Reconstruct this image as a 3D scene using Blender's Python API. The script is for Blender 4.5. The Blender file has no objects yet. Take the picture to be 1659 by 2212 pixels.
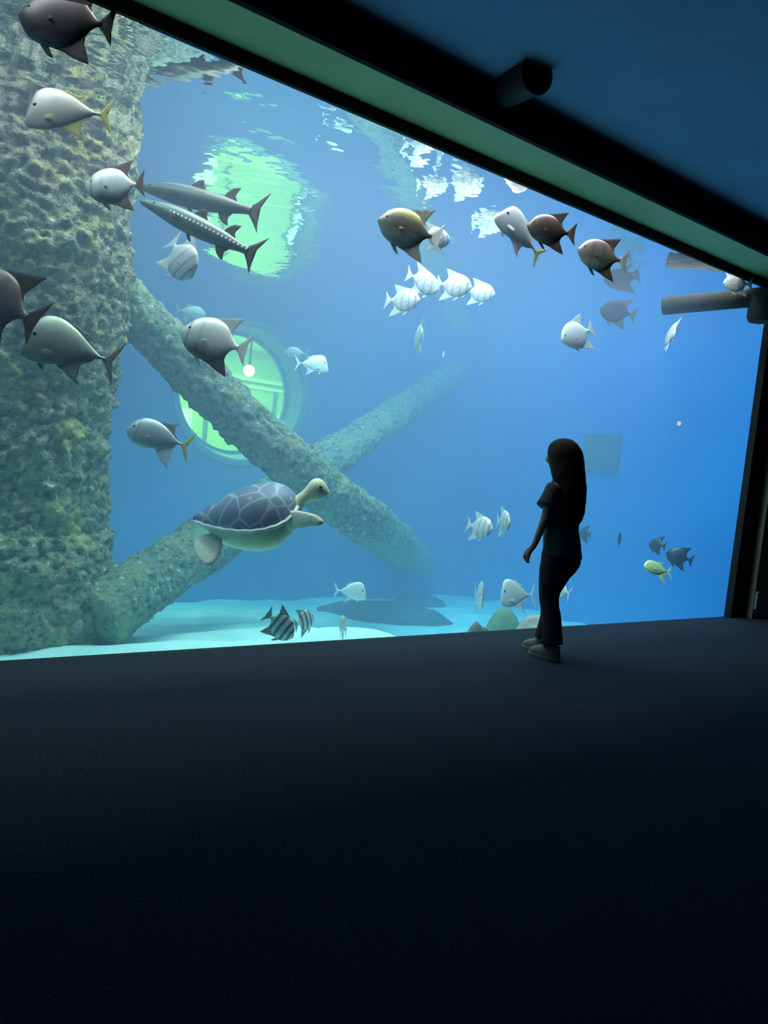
import bpy, bmesh, math, random
from mathutils import Vector, Matrix, noise, Euler

# ------------------------------------------------------------------ camera, world, exposure, lights
S = bpy.context.scene
COL = S.collection
random.seed(7)
W_PX, H_PX, F_PX = 1659, 2212, 1650.0
PITCH, ROLL, YAW = math.radians(3.7613), math.radians(6.0726), math.radians(53.921)
CAM = Vector((0.0, -4.1212, 1.2))
FWD = Vector((math.cos(YAW) * math.cos(PITCH), math.sin(YAW) * math.cos(PITCH), -math.sin(PITCH)))
_rt = Vector((math.sin(YAW), -math.cos(YAW), 0.0))
_up = _rt.cross(FWD)
CR = _rt * math.cos(ROLL) + _up * math.sin(ROLL)      # picture right, in the room
CU = -_rt * math.sin(ROLL) + _up * math.cos(ROLL)     # picture up, in the room
cam_data = bpy.data.cameras.new('camera')
cam = bpy.data.objects.new('camera', cam_data)
COL.objects.link(cam)
cam_data.sensor_fit = 'VERTICAL'
cam_data.sensor_height = 36.0
cam_data.lens = 36.0 * F_PX / H_PX
cam_data.clip_start = 0.05
cam.matrix_world = Matrix(((CR.x, CU.x, -FWD.x, CAM.x), (CR.y, CU.y, -FWD.y, CAM.y), (CR.z, CU.z, -FWD.z, CAM.z), (0, 0, 0, 1)))
S.camera = cam

S.view_settings.view_transform = 'Standard'
S.view_settings.look = 'None'
S.view_settings.gamma = 1.0
S.view_settings.use_curve_mapping = False
S.view_settings.exposure = -0.42

world = bpy.data.worlds.new('world')
S.world = world
world.use_nodes = True
world.node_tree.nodes['Background'].inputs['Color'].default_value = (0.0, 0.0, 0.0, 1)
world.node_tree.nodes['Background'].inputs['Strength'].default_value = 0.0

S.cycles.use_denoising = True
S.cycles.max_bounces = 7
S.cycles.diffuse_bounces = 4
S.cycles.glossy_bounces = 3
S.cycles.transmission_bounces = 4
S.cycles.transparent_max_bounces = 12
S.cycles.volume_bounces = 3
S.cycles.sample_clamp_indirect = 3.0
S.cycles.caustics_reflective = False
S.cycles.caustics_refractive = False

WATER_Z = 3.305      # level of the water in the tank
WIN_TOP = 3.281
WIN_L, WIN_R = -3.4, 7.41
TANK_L, TANK_R, TANK_B = -3.6, 9.58, 6.3
SAND_Z = -1.12
FRAME_Z = 3.357      # underside of the soffit
SOFFIT_Y = -0.41
CEIL_Z = 3.575

def area_light(name, loc, rot, sx, sy, power, color):
    d = bpy.data.lights.new(name, 'AREA')
    d.shape = 'RECTANGLE'; d.size = sx; d.size_y = sy; d.energy = power; d.color = color
    o = bpy.data.objects.new(name, d); COL.objects.link(o)
    o.location = loc; o.rotation_euler = rot
    return o

# lamps hung over the open tank: a row close behind the window, two further back
for _x, _e, _c in ((-0.9, 60, (0.92, 1.0, 1.0)), (2.3, 150, (1.0, 0.98, 0.90)), (5.0, 150, (1.0, 0.97, 0.92)), (7.7, 75, (0.70, 0.90, 1.0))):
    area_light('tank_lamp', (_x, 0.40, 5.9), (math.radians(12), 0, 0), 2.4, 0.5, _e * 1.2, _c)
    area_light('tank_lamp', (_x, 1.35, 6.1), (math.radians(4), 0, 0), 2.4, 1.0, _e * 1.2, _c)
area_light('tank_lamp', (3.2, 4.0, 6.3), (0, 0, 0), 4.0, 1.6, 170, (0.92, 0.94, 1.0))
area_light('tank_lamp', (8.0, 3.8, 6.3), (0, 0, 0), 1.6, 3.0, 260, (0.22, 0.66, 1.0))

# ------------------------------------------------------------------ pixel -> place helpers
def ray(px, py):
    return FWD + CR * ((px - W_PX / 2) / F_PX) - CU * ((py - H_PX / 2) / F_PX)
def at_depth(px, py, z):
    return CAM + ray(px, py) * z
def at_y(px, py, y):
    d = ray(px, py); return CAM + d * ((y - CAM.y) / d.y)
def at_z(px, py, z):
    d = ray(px, py); return CAM + d * ((z - CAM.z) / d.z)
def glass_depth(px, py):
    return (at_y(px, py, 0.0) - CAM).dot(FWD)

# ------------------------------------------------------------------ materials
MATS = {}
class NT:
    """small helper around a node tree"""
    def __init__(self, name):
        self.m = bpy.data.materials.new(name); self.m.use_nodes = True
        self.t = self.m.node_tree; self.t.nodes.clear()
        self.out = self.t.nodes.new('ShaderNodeOutputMaterial')
    def n(self, kind, **kw):
        nd = self.t.nodes.new(kind)
        for k, v in kw.items():
            if hasattr(nd, k) and not (k in nd.inputs): setattr(nd, k, v)
            else: nd.inputs[k].default_value = v
        return nd
    def l(self, a, b): self.t.links.new(a, b)

def c4(c): return (c[0], c[1], c[2], 1.0)

def mat(name, color, rough=0.6, spec=0.3, metal=0.0, var=None, scale=6.0, bump=0.0, bump_scale=40.0, coord='Object', stops=None):
    """principled material whose colour runs over noise between COLOR and VAR (or over STOPS)"""
    if name in MATS: return MATS[name]
    g = NT(name)
    b = g.n('ShaderNodeBsdfPrincipled'); g.l(b.outputs[0], g.out.inputs['Surface'])
    b.inputs['Roughness'].default_value = rough; b.inputs['Metallic'].default_value = metal
    b.inputs['Specular IOR Level'].default_value = spec
    b.inputs['Base Color'].default_value = c4(color)
    tc = g.n('ShaderNodeTexCoord')
    if var or stops:
        nz = g.n('ShaderNodeTexNoise'); nz.inputs['Scale'].default_value = scale; nz.inputs['Detail'].default_value = 6.0
        g.l(tc.outputs[coord], nz.inputs['Vector'])
        cr = g.n('ShaderNodeValToRGB')
        st = stops or [(0.35, color), (0.65, var)]
        els = cr.color_ramp.elements
        while len(els) < len(st): els.new(0.5)
        for e, (p, c) in zip(els, st): e.position = p; e.color = c4(c)
        g.l(nz.outputs['Fac'], cr.inputs['Fac']); g.l(cr.outputs['Color'], b.inputs['Base Color'])
    if bump:
        n2 = g.n('ShaderNodeTexNoise'); n2.inputs['Scale'].default_value = bump_scale; n2.inputs['Detail'].default_value = 5.0
        g.l(tc.outputs[coord], n2.inputs['Vector'])
        bp = g.n('ShaderNodeBump'); bp.inputs['Strength'].default_value = bump; bp.inputs['Distance'].default_value = 0.03
        g.l(n2.outputs['Fac'], bp.inputs['Height']); g.l(bp.outputs['Normal'], b.inputs['Normal'])
    MATS[name] = g.m
    return g.m

def emit_mat(name, color, strength):
    g = NT(name); e = g.n('ShaderNodeEmission'); e.inputs['Color'].default_value = c4(color); e.inputs['Strength'].default_value = strength
    g.l(e.outputs[0], g.out.inputs['Surface']); MATS[name] = g.m; return g.m

def water_volume():
    g = NT('water'); ad = g.n('ShaderNodeAddShader')
    sc = g.n('ShaderNodeVolumeScatter'); sc.inputs['Color'].default_value = c4(VOL_S); sc.inputs['Density'].default_value = VOL_SD; sc.inputs['Anisotropy'].default_value = 0.15
    ab = g.n('ShaderNodeVolumeAbsorption'); ab.inputs['Color'].default_value = c4(VOL_A); ab.inputs['Density'].default_value = VOL_AD
    g.l(sc.outputs[0], ad.inputs[0]); g.l(ab.outputs[0], ad.inputs[1]); g.l(ad.outputs[0], g.out.inputs['Volume'])
    return g.m
VOL_S, VOL_SD = (0.52, 0.66, 0.90), 0.125
VOL_A, VOL_AD = (0.15, 0.84, 1.0), 0.19

def water_surface():
    """clear water seen from above, a mirror from below past the critical angle (Fresnel of water)"""
    g = NT('water_surface')
    nz = g.n('ShaderNodeTexNoise'); nz.inputs['Scale'].default_value = 2.2; nz.inputs['Detail'].default_value = 3.0
    tc = g.n('ShaderNodeTexCoord'); g.l(tc.outputs['Object'], nz.inputs['Vector'])
    bp = g.n('ShaderNodeBump'); bp.inputs['Strength'].default_value = 0.25; bp.inputs['Distance'].default_value = 0.05
    g.l(nz.outputs['Fac'], bp.inputs['Height'])
    fr = g.n('ShaderNodeFresnel'); fr.inputs['IOR'].default_value = 1.33
    gl = g.n('ShaderNodeBsdfGlossy'); gl.inputs['Roughness'].default_value = 0.0; gl.inputs['Color'].default_value = (0.95, 0.98, 1, 1)
    tr = g.n('ShaderNodeBsdfTransparent'); mx = g.n('ShaderNodeMixShader')
    g.l(bp.outputs['Normal'], gl.inputs['Normal'])
    g.l(fr.outputs[0], mx.inputs[0]); g.l(tr.outputs[0], mx.inputs[1]); g.l(gl.outputs[0], mx.inputs[2])
    g.l(mx.outputs[0], g.out.inputs['Surface'])
    return g.m

# ------------------------------------------------------------------ object helpers
def link_mesh(name, verts, faces, material, parent=None, smooth=False):
    me = bpy.data.meshes.new(name); me.from_pydata([tuple(v) for v in verts], [], faces); me.update()
    if material: me.materials.append(material)
    if smooth: me.polygons.foreach_set('use_smooth', [True] * len(me.polygons))
    o = bpy.data.objects.new(name, me); COL.objects.link(o)
    if parent: o.parent = parent
    return o
def link_bm(name, bm, material, parent=None, smooth=False):
    me = bpy.data.meshes.new(name); bmesh.ops.recalc_face_normals(bm, faces=bm.faces); bm.to_mesh(me); bm.free()
    if material: me.materials.append(material)
    if smooth: me.polygons.foreach_set('use_smooth', [True] * len(me.polygons))
    o = bpy.data.objects.new(name, me); COL.objects.link(o)
    if parent: o.parent = parent
    return o
def tag(o, label=None, cat=None, group=None, kind=None):
    if label: o['label'] = label
    if cat: o['category'] = cat
    if group: o['group'] = group
    if kind: o['kind'] = kind
    return o
def thing(name, label, cat, mw=None, group=None):
    o = bpy.data.objects.new(name, None); COL.objects.link(o); o.empty_display_size = 0.1
    if mw is not None: o.matrix_world = mw
    return tag(o, label, cat, group)
def add_box(bm, x0, x1, y0, y1, z0, z1, bevel=0.0):
    r = bmesh.ops.create_cube(bm, size=1.0)
    bmesh.ops.scale(bm, vec=(x1 - x0, y1 - y0, z1 - z0), verts=r['verts'])
    bmesh.ops.translate(bm, vec=((x0 + x1) / 2, (y0 + y1) / 2, (z0 + z1) / 2), verts=r['verts'])
    if bevel:
        es = list({e for v in r['verts'] for e in v.link_edges})
        bmesh.ops.bevel(bm, geom=es, offset=bevel, segments=2, affect='EDGES', profile=0.7)
def box(name, x0, x1, y0, y1, z0, z1, material, parent=None, bevel=0.0, kind=None):
    bm = bmesh.new(); add_box(bm, x0, x1, y0, y1, z0, z1, bevel)
    o = link_bm(name, bm, material, parent)
    if kind: o['kind'] = kind
    return o
def frame_from(axis, up=Vector((0, 0, 1))):
    x = axis.normalized(); y = up.cross(x)
    if y.length < 1e-4: y = Vector((0, 1, 0)).cross(x)
    y.normalize(); return x, y, x.cross(y)
def tube_rings(path, radii, n, rough=None):
    """rings of a tube along PATH; ROUGH(p, normal) -> outward offset"""
    verts, faces = [], []
    m = len(path); y = None
    for i, p in enumerate(path):
        t = (path[min(i + 1, m - 1)] - path[max(i - 1, 0)]).normalized()
        if y is None: _, y, z = frame_from(t)
        else:
            y = (y - t * y.dot(t)).normalized(); z = t.cross(y)
        for k in range(n):
            a = 2 * math.pi * k / n
            nn = y * math.cos(a) + z * math.sin(a)
            r = radii[i]
            q = p + nn * r
            if rough: q = q + nn * rough(q, nn)
            verts.append(q)
    for i in range(m - 1):
        for k in range(n):
            a, b = i * n + k, i * n + (k + 1) % n
            faces.append((a, b, b + n, a + n))
    faces.append(tuple(range(n - 1, -1, -1))); faces.append(tuple((m - 1) * n + k for k in range(n)))
    return verts, faces

# ------------------------------------------------------------------ the setting: viewing room
m_carpet = mat('dark_carpet', (0.013, 0.020, 0.030), rough=0.95, spec=0.08, var=(0.028, 0.043, 0.064), scale=90, bump=0.4, bump_scale=160)
m_ceiling = mat('dark_blue_paint', (0.21, 0.34, 0.58), rough=0.9, spec=0.1, var=(0.24, 0.38, 0.62), scale=3)
m_black = mat('shade_and_cord_black', (0.006, 0.006, 0.007), rough=0.8, spec=0.15)
m_frame = mat('frame_black', (0.012, 0.015, 0.018), rough=0.7, spec=0.2)
m_soffit = mat('green_paint', (0.46, 0.56, 0.32), rough=0.85, spec=0.1, var=(0.50, 0.61, 0.35), scale=4)
m_room = mat('room_paint', (0.03, 0.035, 0.04), rough=0.9, spec=0.1)
m_pier = mat('pier_paint', (0.20, 0.25, 0.18), rough=0.85, spec=0.15, var=(0.25, 0.30, 0.22), scale=5)

RX0, RX1, RY0 = -6.0, 12.0, -9.0
box('floor', RX0, RX1, RY0, -0.02, -0.12, 0.0, m_carpet, kind='structure')
box('ceiling', RX0, RX1, RY0, SOFFIT_Y, CEIL_Z, CEIL_Z + 0.12, m_ceiling, kind='structure')
box('wall_left', RX0 - 0.12, RX0, RY0, 0.0, 0.0, CEIL_Z, m_room, kind='structure')
box('wall_right', RX1, RX1 + 0.12, RY0, 0.0, 0.0, CEIL_Z, m_room, kind='structure')
box('wall_rear', RX0, RX1, RY0 - 0.12, RY0, 0.0, CEIL_Z, m_room, kind='structure')
# bulkhead over the window: green underside, face coloured black for its shade
box('trim_1', RX0, RX1, SOFFIT_Y + 0.01, 0.0, FRAME_Z, FRAME_Z + 0.03, m_soffit, kind='structure')
box('trim_2', RX0, RX1, SOFFIT_Y - 0.03, SOFFIT_Y + 0.01, FRAME_Z - 0.012, CEIL_Z, m_black, kind='structure')
# window frame
fb = bmesh.new()
add_box(fb, WIN_L, WIN_R + 0.0, -0.01, 0.02, WIN_TOP, FRAME_Z)
add_box(fb, WIN_R, WIN_R + 0.28, -0.05, 0.02, 0.0, FRAME_Z)
add_box(fb, WIN_L - 0.3, WIN_L, -0.05, 0.02, 0.0, FRAME_Z)
add_box(fb, WIN_L, WIN_R, -0.02, 0.02, -0.12, 0.0)
win = link_bm('window_1', fb, m_frame); win['kind'] = 'structure'
g = NT('clear_acrylic'); tb = g.n('ShaderNodeBsdfTransparent'); tb.inputs['Color'].default_value = (0.96, 0.98, 0.98, 1); g.l(tb.outputs[0], g.out.inputs['Surface'])
box('window_pane', WIN_L - 0.1, WIN_R + 0.1, 0.021, 0.055, -0.06, WATER_Z + 0.035, g.m, parent=win)
# pier beside the window
box('wall_front', WIN_R + 0.28, RX1, -0.12, 0.0, 0.0, FRAME_Z, m_pier, kind='structure')
box('wall_front_end', RX0, WIN_L - 0.3, -0.12, 0.0, 0.0, FRAME_Z, m_pier, kind='structure')

# ------------------------------------------------------------------ the setting: tank
m_back = mat('tank_blue_paint', (0.045, 0.17, 0.42), rough=0.85, spec=0.1, var=(0.06, 0.20, 0.46), scale=1.2)
m_side = mat('tank_bright_blue_paint', (0.006, 0.26, 0.60), rough=0.85, spec=0.1, var=(0.010, 0.30, 0.66), scale=0.8)
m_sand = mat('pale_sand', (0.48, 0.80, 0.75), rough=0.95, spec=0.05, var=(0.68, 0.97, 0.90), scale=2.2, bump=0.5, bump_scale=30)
PORT = at_y(525, 849, TANK_B)
PORT_R = 1.02
TOP = 6.9
def wall_with_hole(name, x0, x1, z0, z1, y, cx, cz, r, material):
    """flat wall with a round opening, made of a ring of quads round the hole"""
    n = 64; vs = []; fs = []
    for k in range(n):
        a = 2 * math.pi * k / n
        vs.append((cx + r * math.cos(a), y, cz + r * math.sin(a)))
    for k in range(n):
        a = 2 * math.pi * k / n; c, s = math.cos(a), math.sin(a)
        t = min(((x1 - cx) / c if c > 1e-9 else (x0 - cx) / c if c < -1e-9 else 1e9), ((z1 - cz) / s if s > 1e-9 else (z0 - cz) / s if s < -1e-9 else 1e9))
        vs.append((cx + c * t, y, cz + s * t))
    for k in range(n):
        k2 = (k + 1) % n
        fs.append((k, n + k, n + k2, k2))
    # corners
    for cxn, czn in ((x0, z0), (x1, z0), (x1, z1), (x0, z1)):
        best = [(abs(vs[n + k][0] - cxn) + abs(vs[n + k][2] - czn), k) for k in range(n)]
        on_x = min([(abs(vs[n + k][2] - czn), k) for k in range(n) if abs(vs[n + k][0] - cxn) < 1e-6])[1]
        on_z = min([(abs(vs[n + k][0] - cxn), k) for k in range(n) if abs(vs[n + k][2] - czn) < 1e-6])[1]
        if on_x != on_z:
            vs.append((cxn, y, czn)); fs.append((n + on_x, len(vs) - 1, n + on_z))
    o = link_mesh(name, vs, fs, material)
    sol = o.modifiers.new('thickness', 'SOLIDIFY'); sol.thickness = 0.14; sol.offset = 0
    o['kind'] = 'structure'
    return o
wall_with_hole('wall_back', TANK_L - 0.15, TANK_R + 0.15, -1.6, TOP, TANK_B + 0.07, PORT.x, PORT.z, PORT_R, m_back)
box('wall_tank_right', TANK_R, TANK_R + 0.15, 0.0, TANK_B, -1.6, TOP, m_side, kind='structure')
box('wall_tank_left', TANK_L - 0.15, TANK_L, 0.0, TANK_B, -1.6, TOP, m_back, kind='structure')
bm = bmesh.new()
add_box(bm, TANK_L, WIN_L - 0.1, 0.021, 0.06, -1.6, TOP); add_box(bm, WIN_R + 0.1, TANK_R, 0.021, 0.06, -1.6, TOP)
add_box(bm, WIN_L - 0.1, WIN_R + 0.1, 0.021, 0.06, -1.6, -0.06); add_box(bm, WIN_L - 0.1, WIN_R + 0.1, 0.021, 0.06, WATER_Z + 0.035, TOP)
o = link_bm('wall_tank_front', bm, m_back); o['kind'] = 'structure'
box('ceiling_tank', TANK_L - 0.2, TANK_R + 0.2, 0.0, TANK_B + 0.2, TOP, TOP + 0.1, m_room, kind='structure')

def sand_h(x, y):
    high = -0.14 - 0.155 * y                                     # bank sloping down from the window
    low = SAND_Z - 0.12
    t = min(max((x - 3.4) / 2.6, 0), 1); t = t * t * (3 - 2 * t)
    z = high + (low - high) * t * max(0.0, 1 - y / 7.0)
    z += 0.10 * math.exp(-((x - 3.6) ** 2 / 0.5 + (y - 0.9) ** 2 / 0.5))
    damp = min(1.0, 0.25 + y / 1.5)
    z += damp * 0.07 * noise.noise(Vector((x * 0.7, y * 0.9, 3.1))) + damp * 0.03 * noise.noise(Vector((x * 2.3, y * 2.9, 7.7)))
    z += damp * 0.028 * math.sin(y * 7.5 + 2.5 * noise.noise(Vector((x * 0.8, y * 0.5, 1.0))) + x * 2.0)
    return z
nx, ny = 150, 90
vs = [(TANK_L + (TANK_R - TANK_L) * i / nx, 0.062 + (TANK_B - 0.062) * j / ny) for j in range(ny + 1) for i in range(nx + 1)]
vs = [(x, y, sand_h(x, y)) for x, y in vs]
fs = [(j * (nx + 1) + i, j * (nx + 1) + i + 1, (j + 1) * (nx + 1) + i + 1, (j + 1) * (nx + 1) + i) for j in range(ny) for i in range(nx)]
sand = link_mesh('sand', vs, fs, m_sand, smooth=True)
tag(sand, 'pale rippled sand covering the bottom of the tank', 'sand', kind='stuff')

# water body and its rippled surface
box('water', TANK_L + 0.001, TANK_R - 0.001, 0.0615, TANK_B - 0.001, -1.58, WATER_Z + 0.02, water_volume(), kind='stuff')
tag(bpy.data.objects['water'], 'clear blue salt water filling the whole tank', 'water')
nx, ny = 120, 70
vs = []
for j in range(ny + 1):
    for i in range(nx + 1):
        x = TANK_L + (TANK_R - TANK_L) * i / nx; y = 0.062 + (TANK_B - 0.062) * j / ny
        z = WATER_Z + 0.012 * noise.noise(Vector((x * 0.9, y * 1.5, 0.3))) + 0.006 * noise.noise(Vector((x * 2.4, y * 3.2, 5.3)))
        vs.append((x, y, z))
fs = [(j * (nx + 1) + i, j * (nx + 1) + i + 1, (j + 1) * (nx + 1) + i + 1, (j + 1) * (nx + 1) + i) for j in range(ny) for i in range(nx)]
ws = link_mesh('water_surface', vs, fs, water_surface(), smooth=True)
tag(ws, 'rippled water surface mirroring the tank from below', 'water', kind='stuff')

# ------------------------------------------------------------------ porthole and the lit room behind it
m_ring = mat('porthole_collar', (0.16, 0.30, 0.36), rough=0.6, spec=0.3, var=(0.12, 0.24, 0.30), scale=5)
def ring_strip(profile, n=72):
    """surface of revolution about the y axis through the origin; PROFILE is a closed list of (r, y)"""
    vs, fs = [], []; m = len(profile)
    for k in range(n):
        a = 2 * math.pi * k / n
        for r, y in profile: vs.append((r * math.cos(a), y, r * math.sin(a)))
    for k in range(n):
        for j in range(m):
            a, b = k * m + j, k * m + (j + 1) % m
            c, d = ((k + 1) % n) * m + (j + 1) % m, ((k + 1) % n) * m + j
            fs.append((a, b, c, d))
    return vs, fs
vs, fs = ring_strip([(PORT_R + 0.05, -0.035), (PORT_R - 0.02, -0.045), (PORT_R - 0.05, -0.02), (PORT_R - 0.11, 0.30), (PORT_R - 0.16, 0.31), (PORT_R - 0.16, 0.37), (PORT_R + 0.05, 0.37)])
ph = link_mesh('window_2', vs, fs, m_ring, smooth=False); ph.location = (PORT.x, TANK_B, PORT.z); ph['kind'] = 'structure'
bm = bmesh.new(); bmesh.ops.create_cone(bm, cap_ends=True, segments=64, radius1=PORT_R - 0.15, radius2=PORT_R - 0.15, depth=0.03)
bmesh.ops.rotate(bm, matrix=Matrix.Rotation(math.pi / 2, 3, 'X'), verts=bm.verts)
pp = link_bm('window_pane', bm, bpy.data.materials['clear_acrylic'], ph); pp.location = (0, 0.34, 0)
m_lit = mat('lit_room_paint', (0.58, 0.72, 0.46), rough=0.9, spec=0.05)
m_lit_trim = mat('lit_room_trim', (0.80, 0.92, 0.78), rough=0.8, spec=0.05)
m_lit_ceiling = mat('lit_room_ceiling', (0.62, 0.80, 0.62), rough=0.9, spec=0.05)
BX0, BX1, BY0, BY1, BZ0, BZ1 = PORT.x - 2.6, PORT.x + 3.4, TANK_B + 0.40, TANK_B + 3.6, 0.35, 3.1
bm = bmesh.new(); add_box(bm, BX0, BX1, BY1, BY1 + 0.1, BZ0, BZ1); link_bm('wall_office_rear', bm, m_lit)['kind'] = 'structure'
bm = bmesh.new(); add_box(bm, BX0 - 0.1, BX0, BY0, BY1, BZ0, BZ1); link_bm('wall_office_left', bm, m_lit)['kind'] = 'structure'
bm = bmesh.new(); add_box(bm, BX1, BX1 + 0.1, BY0, BY1, BZ0, BZ1); link_bm('wall_office_right', bm, m_lit)['kind'] = 'structure'
bm = bmesh.new(); add_box(bm, BX0, BX1, BY0, BY1, BZ0 - 0.1, BZ0); link_bm('floor_office', bm, m_lit)['kind'] = 'structure'
bm = bmesh.new(); add_box(bm, BX0, BX1, BY0, BY1, BZ1, BZ1 + 0.1); link_bm('ceiling_office', bm, m_lit_ceiling)['kind'] = 'structure'
def on_rear(px, py): return at_y(px, py, BY1)
# cornice rails and panel posts on the rear wall
a, b = on_rear(545, 822), on_rear(650, 840)
z1 = on_rear(600, 830).z; z2 = on_rear(620, 848).z
box('trim_3', BX0, BX1, BY1 - 0.12, BY1 - 0.001, z1 - 0.035, z1 + 0.035, m_lit_trim, kind='structure')
box('trim_4', BX0, BX1, BY1 - 0.05, BY1 - 0.001, z2 - 0.03, z2 + 0.03, m_lit_trim, kind='structure')
for i, px in enumerate((445, 590)):
    p = on_rear(px, 900); box('trim_%d' % (5 + i), p.x - 0.035, p.x + 0.035, BY1 - 0.04, BY1 - 0.001, BZ0, z2 - 0.03, m_ring, kind='structure')
m_glow = emit_mat('lit_window', (1.0, 0.95, 0.40), 3.2)
m_glow2 = emit_mat('lit_window_pale', (0.85, 1.0, 0.70), 3.2)
for i, (x0, y0, x1, y1, mm) in enumerate(((368, 876, 410, 950, m_glow), (597, 897, 650, 960, m_glow2))):
    p, q = on_rear(x0, y0), on_rear(x1, y1)
    o = box('window_%d' % (3 + i), p.x, q.x, BY1 - 0.03, BY1 - 0.002, BZ0 + 0.02, p.z, m_lit_trim, kind='structure')
    box('window_pane', p.x + 0.02, q.x - 0.02, BY1 - 0.045, BY1 - 0.031, BZ0 + 0.05, p.z - 0.03, mm, o)
# ceiling bulb
P = at_y(538, 801, TANK_B + 2.3)
lamp = thing('pendant_lamp', 'glowing round pendant lamp hanging in the room behind the porthole', 'lamp', Matrix.Translation(P))
bm = bmesh.new(); bmesh.ops.create_uvsphere(bm, u_segments=20, v_segments=14, radius=0.10)
bb = link_bm('bulb', bm, emit_mat('bulb_glow', (1.0, 0.85, 0.40), 40.0), lamp, smooth=True)
bm = bmesh.new(); add_box(bm, -0.012, 0.012, -0.012, 0.012, 0.09, BZ1 - P.z); link_bm('cord', bm, m_black, lamp)
d = bpy.data.lights.new('office_lamp', 'AREA'); d.shape = 'RECTANGLE'; d.size = 3.0; d.size_y = 1.6; d.energy = 270; d.color = (0.90, 1.0, 0.26)
lo = bpy.data.objects.new('office_lamp', d); COL.objects.link(lo); lo.location = (PORT.x + 0.6, TANK_B + 1.6, BZ1 - 0.03)

# ------------------------------------------------------------------ encrusted piling and braces
def coral_mat(name, dark, mid, pale, patch, patch2):
    g = NT(name); b = g.n('ShaderNodeBsdfPrincipled'); b.inputs['Roughness'].default_value = 0.9; b.inputs['Specular IOR Level'].default_value = 0.1
    tc = g.n('ShaderNodeTexCoord')
    def noise_(scale, detail, off):
        mp = g.n('ShaderNodeMapping'); mp.inputs['Location'].default_value = (off, off * 1.7, off * 0.6); g.l(tc.outputs['Object'], mp.inputs['Vector'])
        n = g.n('ShaderNodeTexNoise'); n.inputs['Scale'].default_value = scale; n.inputs['Detail'].default_value = detail; n.inputs['Roughness'].default_value = 0.6
        g.l(mp.outputs[0], n.inputs['Vector']); return n
    def ramp(n, st):
        r = g.n('ShaderNodeValToRGB'); els = r.color_ramp.elements
        while len(els) < len(st): els.new(0.5)
        for e, (p, c) in zip(els, st): e.position = p; e.color = c4(c)
        g.l(n.outputs[0], r.inputs['Fac']); return r
    fine = noise_(21.0, 9.0, 0.0)
    base = ramp(fine, [(0.38, dark), (0.49, mid), (0.60, mid), (0.69, pale)])
    p1 = ramp(noise_(3.2, 4.0, 4.0), [(0.52, (0, 0, 0)), (0.64, (1, 1, 1))])
    p2 = ramp(noise_(4.0, 4.0, 11.0), [(0.58, (0, 0, 0)), (0.68, (1, 1, 1))])
    m1 = g.n('ShaderNodeMixRGB'); m1.inputs['Color2'].default_value = c4(patch); m2 = g.n('ShaderNodeMixRGB'); m2.inputs['Color2'].default_value = c4(patch2)
    k1 = g.n('ShaderNodeMath', operation='MULTIPLY'); k1.inputs[1].default_value = 0.55; g.l(p1.outputs['Color'], k1.inputs[0])
    k2 = g.n('ShaderNodeMath', operation='MULTIPLY'); k2.inputs[1].default_value = 0.5; g.l(p2.outputs['Color'], k2.inputs[0])
    g.l(k1.outputs[0], m1.inputs['Fac']); g.l(base.outputs['Color'], m1.inputs['Color1'])
    g.l(k2.outputs[0], m2.inputs['Fac']); g.l(m1.outputs[0], m2.inputs['Color1']); g.l(m2.outputs[0], b.inputs['Base Color'])
    n2 = noise_(28.0, 5.0, 2.0)
    bp = g.n('ShaderNodeBump'); bp.inputs['Strength'].default_value = 0.9; bp.inputs['Distance'].default_value = 0.04
    g.l(n2.outputs[0], bp.inputs['Height']); g.l(bp.outputs[0], b.inputs['Normal']); g.l(b.outputs[0], g.out.inputs['Surface'])
    return g.m
m_coral = coral_mat('coral_crust', (0.075, 0.095, 0.070), (0.30, 0.31, 0.20), (0.82, 0.82, 0.62), (0.60, 0.56, 0.16), (0.66, 0.38, 0.22))
m_coral2 = coral_mat('brace_crust', (0.07, 0.11, 0.09), (0.22, 0.30, 0.23), (0.68, 0.80, 0.62), (0.34, 0.42, 0.19), (0.36, 0.30, 0.20))
def crust(amp, seed, s=1.0):
    def f(p, nn):
        q = p * s + Vector((seed, seed * 0.7, seed * 1.3))
        v = 0.7 * noise.noise(q * 1.6) + 0.45 * noise.noise(q * 4.0)
        v += 0.65 * abs(noise.noise(q * 8.5)) + 0.60 * max(noise.noise(q * 16.0), -0.15) + 0.35 * noise.noise(q * 30.0)
        return amp * v
    return f
def along(p, q, n): return [p.lerp(q, i / (n - 1)) for i in range(n)]
def polyline(pts, n):
    """N points along a Catmull-Rom curve through PTS"""
    out = []
    m = len(pts) - 1
    for i in range(n):
        t = i / (n - 1) * m; k = min(int(t), m - 1); u = t - k
        p0, p1, p2, p3 = pts[max(k - 1, 0)], pts[k], pts[k + 1], pts[min(k + 2, m)]
        out.append(0.5 * ((2 * p1) + (p2 - p0) * u + (2 * p0 - 5 * p1 + 4 * p2 - p3) * u * u + (3 * p1 - p0 - 3 * p2 + p3) * u ** 3))
    return out
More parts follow.
